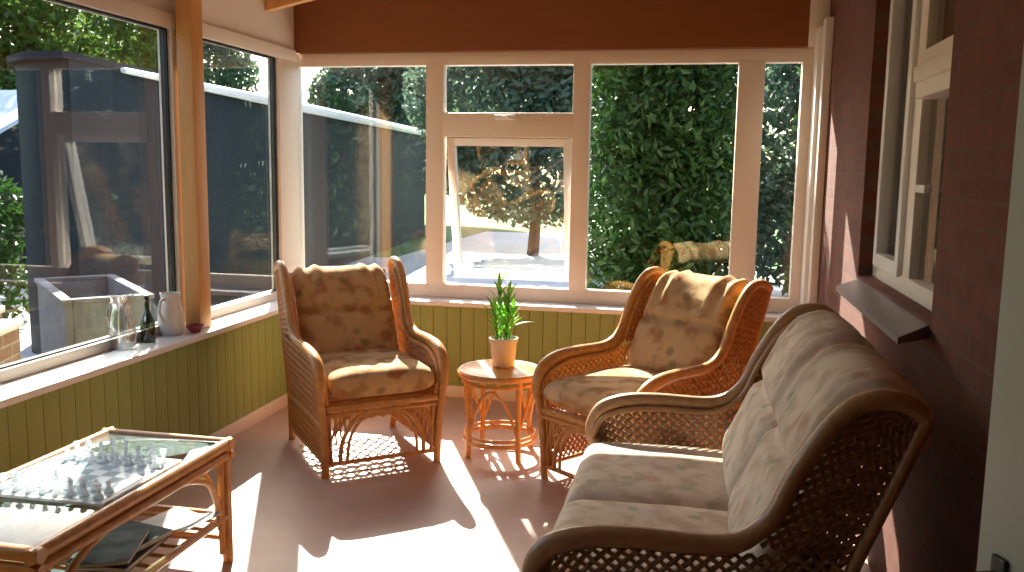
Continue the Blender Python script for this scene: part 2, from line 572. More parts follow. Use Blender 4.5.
w2 = struct(empty('window_2', (0, GY, SZ)))
Z0, Z1 = SZ, 2.455
mb = MB().box(-2.93, 0.71, -0.04, 0.04, 0.0, 0.10, b=0.006).box(-2.93, 0.71, -0.04, 0.04, 1.665, 1.755, b=0.006)
mb.build('frame', M['cream'], w2)
for (a, b) in ((-1.93, -1.80), (-0.87, -0.75), (0.235, 0.405), (0.64, 0.71)):
    MB().box(a, b, -0.045, 0.045, 0.09, 1.68, b=0.006).build('mullion', M['cream'], w2)
MB().box(-1.81, -0.86, -0.045, 0.045, 1.165, 1.335, b=0.006).build('transom', M['cream'], w2)
MB().box(-1.42, -1.27, -0.075, -0.045, 1.285, 1.32, b=0.008).box(-1.36, -1.32, -0.10, -0.045, 1.29, 1.31, b=0.005).build('window_handle', M['upvc'], w2)
for (a, b, c, d) in ((-2.93, -1.92, 0.09, 1.68), (-1.81, -0.86, 1.33, 1.68), (-0.76, 0.245, 0.09, 1.68), (0.40, 0.645, 0.09, 1.68)):
    MB().box(a, b, -0.012, 0.012, c, d).build('pane', M['glass'], w2)
# the open top-hung casement
TILT = math.radians(13.0)
cas = empty('casement', (0, 0.03, 1.165), 0, w2)
cas.rotation_euler = (TILT, 0, 0)
mb = MB()
x0, x1, h, wd = -1.79, -0.88, 1.07, 0.058
mb.box(x0, x0 + wd, -0.03, 0.03, -h, 0, b=0.006).box(x1 - wd, x1, -0.03, 0.03, -h, 0, b=0.006)
mb.box(x0 + wd, x1 - wd, -0.03, 0.03, -h, -h + wd, b=0.006).box(x0 + wd, x1 - wd, -0.03, 0.03, -wd, 0, b=0.006)
mb.build('casement_frame', M['upvc'], cas)
MB().box(x0 + wd - 0.005, x1 - wd + 0.005, -0.012, 0.012, -h + wd - 0.005, -wd + 0.005).build('casement_pane', M['glass'], cas)

# orange post on the left sill
struct(MB().box(-2.862, -2.766, 4.52, 4.64, SZ, 2.83, b=0.008).build('trim_7', M['post']))

# ------------------------------------------------------------------ house window and door on the brick wall
w3 = struct(empty('window_3', (0.88, 3.8, WZ0)))
mb = MB()
frame_rect_x(mb, 0.0, WY0 - 3.8, WY1 - 3.8, 0.0, WZ1 - WZ0, 0.07, 0.07)
mb.build('frame', M['cream'], w3)
MB().box(-0.03, 0.03, 3.79 - 3.8, 3.91 - 3.8, 0.06, WZ1 - WZ0 - 0.06, b=0.006).build('mullion', M['cream'], w3)
mb = MB().box(-0.06, 0.035, WY0 - 3.8 + 0.05, 3.78 - 3.8, 0.78, 0.96, b=0.01).box(-0.08, -0.04, WY0 - 3.8 + 0.06, 3.74 - 3.8, 0.84, 0.90, b=0.01)
mb.build('transom', M['cream'], w3)
mb = MB()
frame_rect_x(mb, -0.02, 3.92 - 3.8, WY1 - 3.8 - 0.06, 0.06, WZ1 - WZ0 - 0.06, 0.06, 0.06)
mb.build('sash', M['upvc'], w3)
for (a, b, c, d) in ((WY0, 3.78, 0.06, 0.80), (WY0, 3.78, 0.94, 1.55), (3.90, WY1, 0.06, 1.55)):
    MB().box(0.0, 0.02, a - 3.8 + 0.05, b - 3.8 - 0.02, c, d).build('pane', M['glass'], w3)
MB().box(-0.06, -0.03, 3.52 - 3.8, 3.66 - 3.8, 0.42, 0.45, b=0.006).build('window_handle', M['upvc'], w3)
# sloping sill
mb = MB()
mb.add([(0.655, 3.0, 1.125), (0.87, 3.24, 1.165), (0.87, 4.56, 1.165), (0.655, 4.32, 1.125), (0.655, 3.0, 1.103), (0.87, 3.24, 1.103), (0.87, 4.56, 1.103), (0.655, 4.32, 1.103)],
       [(0, 1, 2, 3), (7, 6, 5, 4), (0, 4, 5, 1), (1, 5, 6, 2), (2, 6, 7, 3), (3, 7, 4, 0)])
struct(mb.build('trim_8', M['stone_sill']))
cu = MB()
cols = [(1.08 + 0.025 * math.sin(i * 1.1), 3.95 + i * 0.011) for i in range(52)]
vs, fs = [], []
for i, (a, b) in enumerate(cols):
    vs += [(a, b, 1.0), (a, b, 2.74), (a + 0.012, b, 1.0), (a + 0.012, b, 2.74)]
for i in range(len(cols) - 1):
    k = i * 4
    fs += [(k, k + 1, k + 5, k + 4), (k + 2, k + 6, k + 7, k + 3), (k + 1, k + 3, k + 7, k + 5), (k, k + 4, k + 6, k + 2)]
cu.add(vs, fs, True)
tag(cu.build('curtain', M['curtain']), 'brown curtain hanging inside the house window in the brick wall', 'curtain')

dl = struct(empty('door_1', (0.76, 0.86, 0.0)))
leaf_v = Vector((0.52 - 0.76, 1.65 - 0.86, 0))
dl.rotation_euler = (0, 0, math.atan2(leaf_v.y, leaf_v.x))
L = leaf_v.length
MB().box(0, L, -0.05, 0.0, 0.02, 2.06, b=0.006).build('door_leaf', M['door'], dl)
hm = MB().box(L - 0.088, L - 0.052, 0.0, 0.010, 0.86, 1.0, b=0.005)
hm.tube([(L - 0.07, 0.008, 0.965), (L - 0.07, 0.045, 0.965), (L - 0.085, 0.052, 0.96), (L - 0.17, 0.052, 0.93)], 0.009, sub=2)
hm.build('door_handle', M['black'], dl)


# ------------------------------------------------------------------ wicker seats
ARM = [(0.57, 0.40), (0.59, 0.48), (0.545, 0.57), (0.44, 0.615), (0.30, 0.63), (0.05, 0.635), (-0.065, 0.71), (-0.13, 0.85), (-0.205, 0.98), (-0.28, 1.055), (-0.37, 1.07), (-0.445, 1.03)]
REAR = [(-0.445, 1.03), (-0.37, 0.82), (-0.29, 0.60), (-0.25, 0.42), (-0.24, 0.27), (-0.28, 0.0)]


def samp(path, t):
    """point at fraction t of a polyline"""
    L_ = [0]
    for a, b in zip(path[:-1], path[1:]):
        L_.append(L_[-1] + math.dist(a, b))
    s = t * L_[-1]
    for i in range(len(path) - 1):
        if s <= L_[i + 1] + 1e-9:
            q = (s - L_[i]) / max(L_[i + 1] - L_[i], 1e-9)
            return tuple(path[i][k] * (1 - q) + path[i + 1][k] * q for k in range(len(path[0])))
    return path[-1]


def lattice(mb, Pf, nu, nv, r=0.006, diag=True, wavy=0.004):
    """woven panel: strips over a surface Pf(u, v), crossing over and under one another"""
    lines = []
    if diag:
        step = 1.0 / nu
        asp = nv / nu
        k = -nv
        while k <= nu + nv:
            for sgn in (1, -1):
                pts = []
                for i in range(0, nv * 2 + 1):
                    v = i / (nv * 2)
                    u = k * step + sgn * v * asp * 1.0
                    if -1e-6 <= u <= 1 + 1e-6:
                        pts.append((u, v))
                if len(pts) > 1:
                    lines.append((pts, sgn))
            k += 1
    else:
        for i in range(nu + 1):
            lines.append(([(i / nu, j / 10) for j in range(11)], 1))
        for j in range(nv + 1):
            lines.append(([(i / 14, j / nv) for i in range(15)], -1))
    for pts, sgn in lines:
        q = []
        for i, (u, v) in enumerate(pts):
            p = Vector(Pf(u, v))
            p.x += sgn * wavy * (1 if i % 2 else -1)
            q.append(p)
        mb.tube(q, r, n=4, sub=1, caps=False)
    return mb


def cushion_path(path, width, thick, nx=26, edge=0.5, seam=None, gather=None, x0=0.0, bulge=0.22, lift=0.0):
    """soft cushion swept along path [(y, z)], with superellipse cross sections; returns MB"""
    nv = 44
    ctr = [samp(path, i / nv) for i in range(nv + 1)]
    rings = []
    m = 96
    for i, (cy, cz) in enumerate(ctr):
        t = i / nv
        a = ctr[max(i - 1, 0)]
        b = ctr[min(i + 1, nv)]
        tv = Vector((0, b[0] - a[0], b[1] - a[1])).normalized()
        nrm = Vector((0, tv.z, -tv.y))
        e = min(t, 1 - t) / 0.12
        k = math.sqrt(max(0.0, 1 - (1 - min(e, 1)) ** 2)) if e < 1 else 1.0
        th = thick / 2 * (0.22 + 0.78 * k)
        wdt = width / 2 * (0.93 + 0.07 * k)
        if seam is not None:
            th *= 1 - 0.45 * math.exp(-((t - seam) / 0.03) ** 2)
        ring = []
        for j in range(m):
            an = 2 * PI * j / m
            c_, s_ = math.cos(an), math.sin(an)
            px = wdt * math.copysign(abs(c_) ** 0.35, c_)
            pn = th * math.copysign(abs(s_) ** 0.55, s_)
            crown = 1 + bulge * (1 - (px / wdt) ** 2) * k
            pn *= crown
            if gather and s_ < 0:
                g0, g1, amp, waves = gather
                if g0 < t < g1:
                    gg = math.sin((t - g0) / (g1 - g0) * PI) ** 0.6
                    pn += amp * gg * (0.5 + 0.5 * math.cos(px / wdt * waves * PI))
            ring.append(Vector((x0 + px, cy, cz)) + nrm * (-pn))
        rings.append([p_ + Vector((0, 0, lift)) for p_ in ring])
    mb = MB()
    vs = [p for r_ in rings for p in r_]
    fs = []
    for i in range(nv):
        for j in range(m):
            fs.append((i * m + j, i * m + (j + 1) % m, (i + 1) * m + (j + 1) % m, (i + 1) * m + j))
    fs.append(tuple(range(m)))
    fs.append(tuple(nv * m + j for j in range(m))[::-1])
    return mb.add(vs, fs, True)


def wicker_seat(name, label, cat, W, n, cane, weave, cloth, loc, face, ds=1.0, tall=1.0, crest=-0.01):
    """W: half width at the arms; n: number of cushions; face: direction the seat looks to"""
    root = empty(name, loc, math.atan2(-face[0], face[1]))
    tag(root, label, cat)
    for s in (-1, 1):
        ax = lambda z: s * (W - 0.035 * max(0, min(1, (0.63 - z) / 0.6)) + 0.01 * max(0, z - 0.63))
        # front leg, rear leg, arm cane (runs up into the back and rolls over)
        MB().tube([(s * (W - 0.035), 0.545, 0.0), (s * (W - 0.03), 0.555, 0.2), (s * (W - 0.01), 0.572, 0.42)], 0.021, n=10).tube(
            [(s * (W - 0.065), 0.525, 0.05), (s * (W - 0.055), 0.54, 0.25), (s * (W - 0.04), 0.56, 0.44)], 0.012, n=8).build('leg', cane, root)
        MB().tube([(ax(z), y_, z) for y_, z in REAR], [0.018] * 3 + [0.02] * 3, n=10).build('leg', cane, root)
        am = MB().tube([(ax(z), y_, z) for y_, z in ARM], [0.022, 0.028, 0.033, 0.033, 0.03, 0.028, 0.027, 0.027, 0.027, 0.027, 0.028, 0.024], n=10, sub=5)
        am.tube([(ax(z) - s * 0.03, y_ * 0.985, z - 0.036) for y_, z in ARM[1:-2]], 0.013, n=8, sub=4)
        am.build('arm', cane, root)
        # woven side below the arm
        lowp = [(0.545, 0.085), (-0.255, 0.085)]
        topp = [(0.58, 0.46), (0.535, 0.56), (0.44, 0.60), (0.05, 0.62), (-0.07, 0.68)]
        topp[-1] = (-0.13, 0.62)
        topp = [(0.575, 0.47), (0.53, 0.56), (0.44, 0.60), (0.05, 0.61), (-0.27, 0.62)]

        def side(u, v):
            a, b = samp(lowp, u), samp(topp, u)
            y_, z = a[0] * (1 - v) + b[0] * v, a[1] * (1 - v) + b[1] * v
            return (ax(z), y_, z)
        lattice(MB(), side, 22, 14, 0.0075).build('side_panel', weave, root)
        fr = [(-0.05, 0.64), (-0.125, 0.83), (-0.20, 0.97), (-0.30, 1.05), (-0.38, 1.06)]
        rr = [(-0.30, 0.62), (-0.36, 0.79), (-0.40, 0.90), (-0.43, 0.99), (-0.44, 1.02)]

        def wing(u, v):
            a, b = samp(fr, v), samp(rr, v)
            y_, z = a[0] * (1 - u) + b[0] * u, a[1] * (1 - u) + b[1] * u
            return (ax(z), y_, z)
        lattice(MB(), wing, 8, 14, 0.0075).build('wing_panel', weave, root)
        MB().tube([(ax(0.27), 0.555, 0.27), (ax(0.27), 0.2, 0.275), (ax(0.27), -0.24, 0.27)], 0.014).tube(
            [(ax(0.07), 0.55, 0.07), (ax(0.07), -0.27, 0.07)], 0.011, sub=1).build('side_rail', cane, root)
    wi = W - 0.04
    # front apron: rail, stretcher, arch(es) with short uprights
    up = 0.06 if n == 1 else 0.0
    ap = MB().tube([(-wi, 0.56, 0.30 + up), (wi, 0.56, 0.30 + up)], 0.018, sub=1).tube([(-wi, 0.56, 0.265 + up), (wi, 0.56, 0.265 + up)], 0.011, sub=1)
    ap.tube([(-wi, 0.545, 0.065), (wi, 0.545, 0.065)], 0.012, sub=1)
    ac = 1 if n == 1 else 2
    for q in range(ac):
        c0, c1 = -wi + 2 * wi * q / ac + 0.03, -wi + 2 * wi * (q + 1) / ac - 0.03
        cx, hw = (c0 + c1) / 2, (c1 - c0) / 2
        for (k, r_) in ((0.84, 0.012), (0.70, 0.009)):
            ap.tube([(cx - hw * k, 0.55, 0.065), (cx - hw * k * 0.93, 0.552, 0.15 + up * 0.6), (cx - hw * k * 0.6, 0.555, 0.165 + up + 0.085 * k), (cx, 0.557, 0.185 + up + 0.085 * k),
                     (cx + hw * k * 0.6, 0.555, 0.165 + up + 0.085 * k), (cx + hw * k * 0.93, 0.552, 0.15 + up * 0.6), (cx + hw * k, 0.55, 0.065)], r_, sub=5)
        for sg in (-1, 1):
            for e in range(5):
                xx = cx + sg * hw * (1.0 - 0.09 * e)
                zt = 0.07 if e == 0 else 0.10 + up * 0.5 + 0.035 * e
                ap.tube([(xx, 0.553, zt), (xx + sg * 0.01, 0.557, 0.28 + up)], 0.006, n=5, sub=1)
                ap.tube([(xx + sg * 0.03, 0.553, zt + 0.02), (xx - sg * 0.04, 0.557, 0.28 + up)], 0.006, n=5, sub=1)
    ap.build('front_apron', cane, root)
    # deck under the cushions
    dk = MB()
    for i in range(9):
        yy = 0.50 - i * 0.085
        dk.tube([(-wi, yy, 0.295 + up), (wi, yy, 0.295 + up)], 0.012, n=6, sub=1)
    dk.build('seat_deck', cane, root)
    # woven back between the rear legs, with a rolled crest rail

    def backf(u, v):
        y_, z = samp([(-0.25, 0.08), (-0.205, 0.32), (-0.25, 0.55), (-0.34, 0.80), (-0.40, 0.95)], v)
        return (-wi + 2 * wi * u, y_, z)
    bk = lattice(MB(), backf, int(30 * wi), 14, 0.0075)
    bk.tube([(-wi, -0.41, 0.985), (0, -0.425, 1.0), (wi, -0.41, 0.985)], 0.018).tube([(-wi, -0.20, 0.30), (wi, -0.20, 0.30)], 0.016, sub=1)
    bk.build('back_panel', weave, root)
    # cushions
    span = 2 * (W - 0.055)
    cw = span / n
    for q in range(n):
        x0 = -span / 2 + cw * (q + 0.5)
        cushion_path([(-0.11, 0.385), (0.2, 0.392), (0.50, 0.385), (0.605, 0.375)], cw - 0.008, 0.13 if n == 1 else 0.145, x0=x0, bulge=0.12, lift=0.085 if n == 1 else 0.0).build('seat_cushion', cloth, root, sharp=180)
        cushion_path([(-0.03, 0.44 + up), (-0.105, 0.60), (-0.185, 0.78), (-0.265, 0.95), (-0.315, 1.015), (-0.375, 1.03), (-0.43, 0.99), (-0.465, 0.92)], cw - 0.02, 0.15,
                     seam=0.43, gather=(0.45, 1.0, 0.024, 6 if n == 1 else 7), x0=x0, bulge=0.12, lift=crest).build('back_cushion', cloth, root, sharp=180)
    for ch in root.children:
        for v in ch.data.vertices:
            v.co.y *= ds
            v.co.z = v.co.z * tall if v.co.z < 0.635 else 0.635 * tall + (v.co.z - 0.635) * (1.075 - 0.635 * tall - 0.01 * (tall > 1)) / 0.44
        ch.data.update()
    return root


nL = Vector((0.63, -0.777, 0)).normalized()
wicker_seat('wicker_armchair', 'honey wicker armchair with floral cushions under the back left corner windows', 'armchair', 0.355, 1, M['cane'], M['weave'], M['fab_chair'],
            (-1.935, 4.795, 0), nL, 0.9, 1.05, -0.05)
nR = Vector((-0.61, -0.79, 0)).normalized()
wicker_seat('wicker_armchair', 'honey wicker armchair with a gathered back cushion right of the small round table', 'armchair', 0.355, 1, M['cane'], M['weave'], M['fab_chair'],
            (-0.156, 4.74, 0), nR, 1.0, 1.05, -0.012)
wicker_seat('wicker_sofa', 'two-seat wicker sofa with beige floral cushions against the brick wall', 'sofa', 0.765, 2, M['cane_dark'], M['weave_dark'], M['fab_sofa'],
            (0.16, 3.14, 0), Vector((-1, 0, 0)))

# ------------------------------------------------------------------ small round cane table and its plant
st = tag(empty('side_table', (-1.07, 4.86, 0)), 'small round cane side table between the two armchairs', 'table')
MB().lathe([(0.0, 0.468), (0.225, 0.468), (0.235, 0.475), (0.235, 0.494), (0.225, 0.50), (0.0, 0.50)], n=40).build('tabletop', M['cane'], st)
for (r_, z, q) in ((0.232, 0.484, 0.02), (0.215, 0.435, 0.010), (0.205, 0.095, 0.014), (0.205, 0.125, 0.010)):
    MB().tube([(r_ * math.cos(2 * PI * i / 16), r_ * math.sin(2 * PI * i / 16), z) for i in range(16)], q, closed=True, n=8, sub=3).build('cane_ring', M['cane'], st)
for i in range(4):
    a = 0.75 + i * PI / 2
    MB().tube([(0.212 * math.cos(a), 0.212 * math.sin(a), 0.47), (0.20 * math.cos(a), 0.20 * math.sin(a), 0.25), (0.21 * math.cos(a), 0.21 * math.sin(a), 0.0)], 0.017, n=10).build('leg', M['cane'], st)
    b = a + PI / 2
    MB().tube([(0.2 * math.cos(a), 0.2 * math.sin(a), 0.14), (0.2 * math.cos((a * 3 + b) / 4), 0.2 * math.sin((a * 3 + b) / 4), 0.33), (0.205 * math.cos((a + b) / 2), 0.205 * math.sin((a + b) / 2), 0.41),
               (0.2 * math.cos((a + 3 * b) / 4), 0.2 * math.sin((a + 3 * b) / 4), 0.33), (0.2 * math.cos(b), 0.2 * math.sin(b), 0.14)], 0.009, n=6).build('brace', M['cane'], st)

pl = tag(empty('potted_plant', (-1.07, 4.93, 0.504)), 'leafy green houseplant in a cream pot on the small round table', 'plant')
MB().lathe([(0.0, 0.0), (0.062, 0.0), (0.066, 0.01), (0.078, 0.14), (0.086, 0.143), (0.087, 0.165), (0.078, 0.167), (0.074, 0.15), (0.0, 0.145)], n=28).build('pot', M['cream_pot'], pl)
MB().lathe([(0.0, 0.152), (0.04, 0.154), (0.0735, 0.15), (0.0735, 0.146), (0.0, 0.145)], n=24).build('soil', M['soil'], pl)
rnd = random.Random(3)


def blade(mb, base, az, L_, wd, lean, curl):
    """one strap leaf: a folded, curving ribbon with thickness"""
    vs, fs = [], []
    k = 7
    p = Vector(base)
    el = PI / 2 - lean
    dv = Vector((math.cos(az), math.sin(az), 0))
    sd_ = Vector((-math.sin(az), math.cos(az), 0))
    for i in range(k + 1):
        t = i / k
        hw = wd * (0.35 + 0.65 * math.sin(min(1, t * 1.6 + 0.12) * PI / 2)) * (1 - t ** 2.2) + 0.0008
        vs += [p - sd_ * hw, p + (dv * math.sin(el) * -1 + Vector((0, 0, 1)) * math.cos(el)) * -0.25 * hw, p + sd_ * hw]
        p = p + (dv * math.cos(el) + Vector((0, 0, 1)) * math.sin(el)) * (L_ / k)
        el -= curl / k
    for i in range(k):
        o = i * 3
        fs += [(o, o + 1, o + 4, o + 3), (o + 1, o + 2, o + 5, o + 4)]
    mb.add(vs, fs, True)


lf = MB()
stems = [(-0.02, 0.01, 0.30), (0.02, -0.01, 0.26), (0.0, 0.02, 0.20), (0.03, 0.015, 0.16), (-0.03, -0.02, 0.17)]
sm = MB()
for (sx, sy, h) in stems:
    sm.tube([(sx, sy, 0.15), (sx * 1.3, sy * 1.3, 0.15 + h * 0.5), (sx * 1.6, sy * 1.6, 0.15 + h)], [0.006, 0.005, 0.003], n=6)
    k = int(9 + h * 22)
    for i in range(k):
        t = (i + 1) / k
        blade(lf, (sx * (1 + 0.6 * t), sy * (1 + 0.6 * t), 0.155 + h * t), i * 2.4 + sx * 90, rnd.uniform(0.09, 0.17) * (1.15 - 0.3 * t), 0.015, rnd.uniform(0.35, 0.95) * (1.15 - 0.7 * t), rnd.uniform(0.3, 1.0))
sm.build('stem', M['plant'], pl)
lf.build('foliage', M['plant'], pl, sharp=180)

# ------------------------------------------------------------------ cane coffee table with glass top, chess set, magazines
TX0, TX1, TY0, TY1, TZ = -2.43, -1.83, 2.09, 3.22, 0.53
ct = tag(empty('coffee_table', ((TX0 + TX1) / 2, (TY0 + TY1) / 2, 0)), 'long cane coffee table with glass top along the green panelling', 'table')
hx, hy = (TX1 - TX0) / 2, (TY1 - TY0) / 2
tf = MB()
for s in (-1, 1):
    tf.tube([(s * (hx - 0.024), -hy, TZ - 0.024), (s * (hx - 0.024), hy, TZ - 0.024)], 0.024, n=10, sub=1)
    tf.tube([(s * (hx - 0.022), -hy, TZ - 0.070), (s * (hx - 0.022), hy, TZ - 0.070)], 0.018, n=10, sub=1)
    tf.tube([(-hx, s * (hy - 0.024), TZ - 0.024), (hx, s * (hy - 0.024), TZ - 0.024)], 0.024, n=10, sub=1)
    tf.tube([(-hx, s * (hy - 0.022), TZ - 0.070), (hx, s * (hy - 0.022), TZ - 0.070)], 0.018, n=10, sub=1)
tf.build('top_frame', M['cane'], ct)
MB().box(-hx + 0.04, hx - 0.04, -hy + 0.04, hy - 0.04, TZ - 0.016, TZ - 0.008, b=0.002).build('glass_top', M['tabletop_glass'], ct)
for sx in (-1, 1):
    for sy in (-1, 1):
        x_, y_ = sx * (hx - 0.03), sy * (hy - 0.03)
        lg = MB().tube([(x_, y_, 0), (x_, y_, TZ - 0.04)], 0.022, n=10, sub=1).tube([(x_, y_ - sy * 0.042, 0.05), (x_, y_ - sy * 0.042, TZ - 0.08)], 0.013, n=8, sub=1)
        lg.build('leg', M['cane'], ct)
        MB().tube([(x_, y_ - sy * 0.05, 0.16), (x_, y_ - sy * 0.075, 0.28), (x_, y_ - sy * 0.13, 0.38), (x_, y_ - sy * 0.25, 0.435), (x_, y_ - sy * 0.36, 0.455)], 0.013, n=8).tube(
            [(x_ - sx * 0.03, y_, 0.16), (x_ - sx * 0.06, y_, 0.30), (x_ - sx * 0.13, y_, 0.41), (x_ - sx * 0.2, y_, 0.455)], 0.012, n=8).build('brace', M['cane'], ct)
sh = MB()
for s in (-1, 1):
    sh.tube([(s * (hx - 0.03), -hy + 0.03, 0.20), (s * (hx - 0.03), hy - 0.03, 0.20)], 0.016, n=8, sub=1)
    sh.tube([(-hx + 0.03, s * (hy - 0.03), 0.20), (hx - 0.03, s * (hy - 0.03), 0.20)], 0.016, n=8, sub=1)
    sh.tube([(-hx + 0.03, s * (hy - 0.03), 0.10), (hx - 0.03, s * (hy - 0.03), 0.10)], 0.012, n=8, sub=1)
for i in range(12):
    yy = -hy + 0.10 + i * (2 * hy - 0.2) / 11
    sh.tube([(-hx + 0.03, yy, 0.20), (hx - 0.03, yy, 0.20)], 0.008, n=6, sub=1)
sh.build('shelf', M['cane'], ct)

# chess board: checkered squares on a glass slab, pale sky reflection put into their colours
BX, BY, BS = -2.10, 2.665, 0.232
cb = tag(empty('chess_board', (BX, BY, TZ - 0.004)), 'square glass chess board on the coffee table', 'chess board')
m, n, o = new_mat('chess_squares')
tcx = N(n, 'ShaderNodeTexCoord')
ck = N(n, 'ShaderNodeTexChecker')
ck.inputs['Scale'].default_value = 1 / 0.0525
mpn = N(n, 'ShaderNodeMapping')
mpn.inputs['Location'].default_value = (0, 0, 0.013)
n.links.new(tcx.outputs['Object'], mpn.inputs[0])
n.links.new(mpn.outputs[0], ck.inputs['Vector'])
ga = N(n, 'ShaderNodeBsdfPrincipled')
ga.inputs['Base Color'].default_value = (0.78, 0.86, 0.90, 1)
ga.inputs['Roughness'].default_value = 0.12
gb = N(n, 'ShaderNodeBsdfPrincipled')
gb.inputs['Base Color'].default_value = (0.42, 0.54, 0.60, 1)  # darker squares lightened to carry the reflected sky's pale wash
gb.inputs['Roughness'].default_value = 0.06
mxs = N(n, 'ShaderNodeMixShader')
n.links.new(ck.outputs['Fac'], mxs.inputs[0])
n.links.new(ga.outputs[0], mxs.inputs[1])
n.links.new(gb.outputs[0], mxs.inputs[2])
n.links.new(mxs.outputs[0], o.inputs[0])
M['chess'] = m
MB().box(-BS, BS, -BS, BS, 0, 0.010, b=0.002).build('slab', M['frost'], cb)
MB().box(-0.21, 0.21, -0.21, 0.21, 0.0095, 0.0112).build('squares', M['chess'], cb)


def profile(kind):
    h = {'pawn': 0.042, 'rook': 0.050, 'knight': 0.056, 'bishop': 0.062, 'queen': 0.072, 'king': 0.078}[kind]
    base = [(0.0, 0.0), (0.0165, 0.0), (0.0165, 0.006), (0.012, 0.010), (0.0075, 0.018), (0.006, h * 0.55), (0.0105, h * 0.6), (0.0065, h * 0.64)]
    if kind == 'pawn':
        return base + [(0.009, h * 0.76), (0.0095, h * 0.85), (0.006, h * 0.96), (0.0, h)]
    if kind == 'rook':
        return base + [(0.011, h * 0.72), (0.012, h), (0.008, h), (0.008, h * 0.9), (0.0, h * 0.9)]
    if kind == 'bishop':
        return base + [(0.0095, h * 0.74), (0.007, h * 0.88), (0.002, h * 0.94), (0.003, h * 0.97), (0.0, h)]
    if kind == 'queen':
        return base + [(0.009, h * 0.8), (0.0125, h * 0.9), (0.008, h * 0.92), (0.003, h * 0.97), (0.0, h)]
    if kind == 'king':
        return base + [(0.009, h * 0.8), (0.0115, h * 0.86), (0.006, h * 0.9), (0.0, h * 0.9)]
    return base


def make_piece(kind, loc, mat, face):
    mb = MB()
    p = profile(kind)
    mb.lathe(p, n=14)
    if kind == 'king':
        mb.box(-0.0022, 0.0022, -0.0022, 0.0022, 0.069, 0.082).box(-0.006, 0.006, -0.0022, 0.0022, 0.0735, 0.0775)
    if kind == 'knight':
        mb.tube([(0, -0.004 * face, 0.032), (0, -0.006 * face, 0.042), (0, -0.001 * face, 0.053), (0, 0.009 * face, 0.050), (0, 0.015 * face, 0.043)], [0.009, 0.009, 0.0085, 0.0065, 0.0045], n=10)
        mb.tube([(0, -0.004 * face, 0.056), (0, -0.006 * face, 0.064)], [0.003, 0.001], n=6, sub=1)
    o = mb.build('chess_' + kind, mat)
    o.location = loc
    return o


order = ['rook', 'knight', 'bishop', 'queen', 'king', 'bishop', 'knight', 'rook']
for side_, face, where in ((-1, 1, 'near'), (1, -1, 'far')):
    for i in range(8):
        xx = BX + (i - 3.5) * 0.0525
        kd = order[i]
        a = make_piece(kd, (xx, BY + side_ * 0.184, TZ + 0.0075), M['frost'], face)
        lr = '' if kd in ('queen', 'king') else (' left' if i < 4 else ' right')
        tag(a, ('frosted glass %s in the %s row of the chess board%s' % (kd, where, (',' + lr + ' one') if lr else '')), 'chess piece', 'glass chess pieces')
        b = make_piece('pawn', (xx, BY + side_ * 0.131, TZ + 0.0075), M['frost'], face)
        tag(b, 'small frosted glass pawn in the row beside the %s row of chess pieces' % where, 'chess piece', 'glass chess pawns, %s side' % where)


def magazine(name, label, cat, mat, x, y, z, w_, l_, t_, rot, group=None, curl=0.0):
    root = tag(empty(name, (x, y, z), rot), label, cat, group)
    def sheet(mb, z0, z1, ins):
        nx = 10
        vs, fs = [], []
        for i in range(nx + 1):
            t = i / nx
            xx = -w_ / 2 + ins + (w_ - 2 * ins) * t
            lift = curl * max(0, t - 0.45) ** 2
            for yy in (-l_ / 2 + ins, l_ / 2 - ins):
                vs += [(xx, yy, z0 + lift), (xx, yy, z1 + lift)]
        for i in range(nx):
            a = i * 4
            fs += [(a, a + 4, a + 6, a + 2), (a + 1, a + 3, a + 7, a + 5), (a, a + 1, a + 5, a + 4), (a + 2, a + 6, a + 7, a + 3)]
        fs += [(0, 2, 3, 1), (nx * 4, nx * 4 + 1, nx * 4 + 3, nx * 4 + 2)]
        mb.add(vs, fs)
    a = MB(); sheet(a, 0.0015, t_ - 0.0015, 0.003); a.build('pages', M['paper'], root)
    b = MB(); sheet(b, t_ - 0.0015, t_, 0.0); sheet(b, 0, 0.0015, 0.0); b.build('cover', mat, root)
    return root


zs = 0.217
magazine('magazine', 'dark blue magazine at the bottom of the stack under the coffee table', 'magazine', M['mag3'], -2.03, 2.73, zs, 0.22, 0.30, 0.02, 0.1, 'magazines on the coffee table shelf')
magazine('magazine', 'black magazine in the middle of the stack under the coffee table', 'magazine', M['mag1'], -2.04, 2.76, zs + 0.021, 0.21, 0.29, 0.022, -0.18, 'magazines on the coffee table shelf')
magazine('magazine', 'mottled purple magazine on top of the stack under the coffee table', 'magazine', M['mag2'], -2.02, 2.66, zs + 0.0445, 0.21, 0.28, 0.015, 0.35, 'magazines on the coffee table shelf', curl=0.02)
magazine('magazine', 'dark magazine lying apart at the near end of the coffee table shelf', 'magazine', M['mag1'], -2.05, 2.38, zs, 0.22, 0.30, 0.018, -0.05, 'magazines on the coffee table shelf')
np_ = MB()
vs, fs = [], []
nx = 12
for i in range(nx + 1):
    t = i / nx
    for yy in (-0.10, 0.10):
        zz = 0.004 + 0.035 * max(0, t - 0.3) ** 1.5 + 0.006 * math.sin(t * 9)
        vs += [(-0.13 + 0.26 * t, yy, zz), (-0.13 + 0.26 * t, yy, zz + 0.004)]
for i in range(nx):
    a = i * 4
    fs += [(a, a + 4, a + 6, a + 2), (a + 1, a + 3, a + 7, a + 5), (a, a + 1, a + 5, a + 4), (a + 2, a + 6, a + 7, a + 3)]
fs += [(0, 2, 3, 1), (nx * 4, nx * 4 + 1, nx * 4 + 3, nx * 4 + 2)]
npo = np_.add(vs, fs, True).build('newspaper', M['paper'])
npo.location = (-1.98, 3.035, zs - 0.001)
npo.rotation_euler = (0, 0, -0.25)
tag(npo, 'folded white paper at the far end of the coffee table shelf', 'paper')

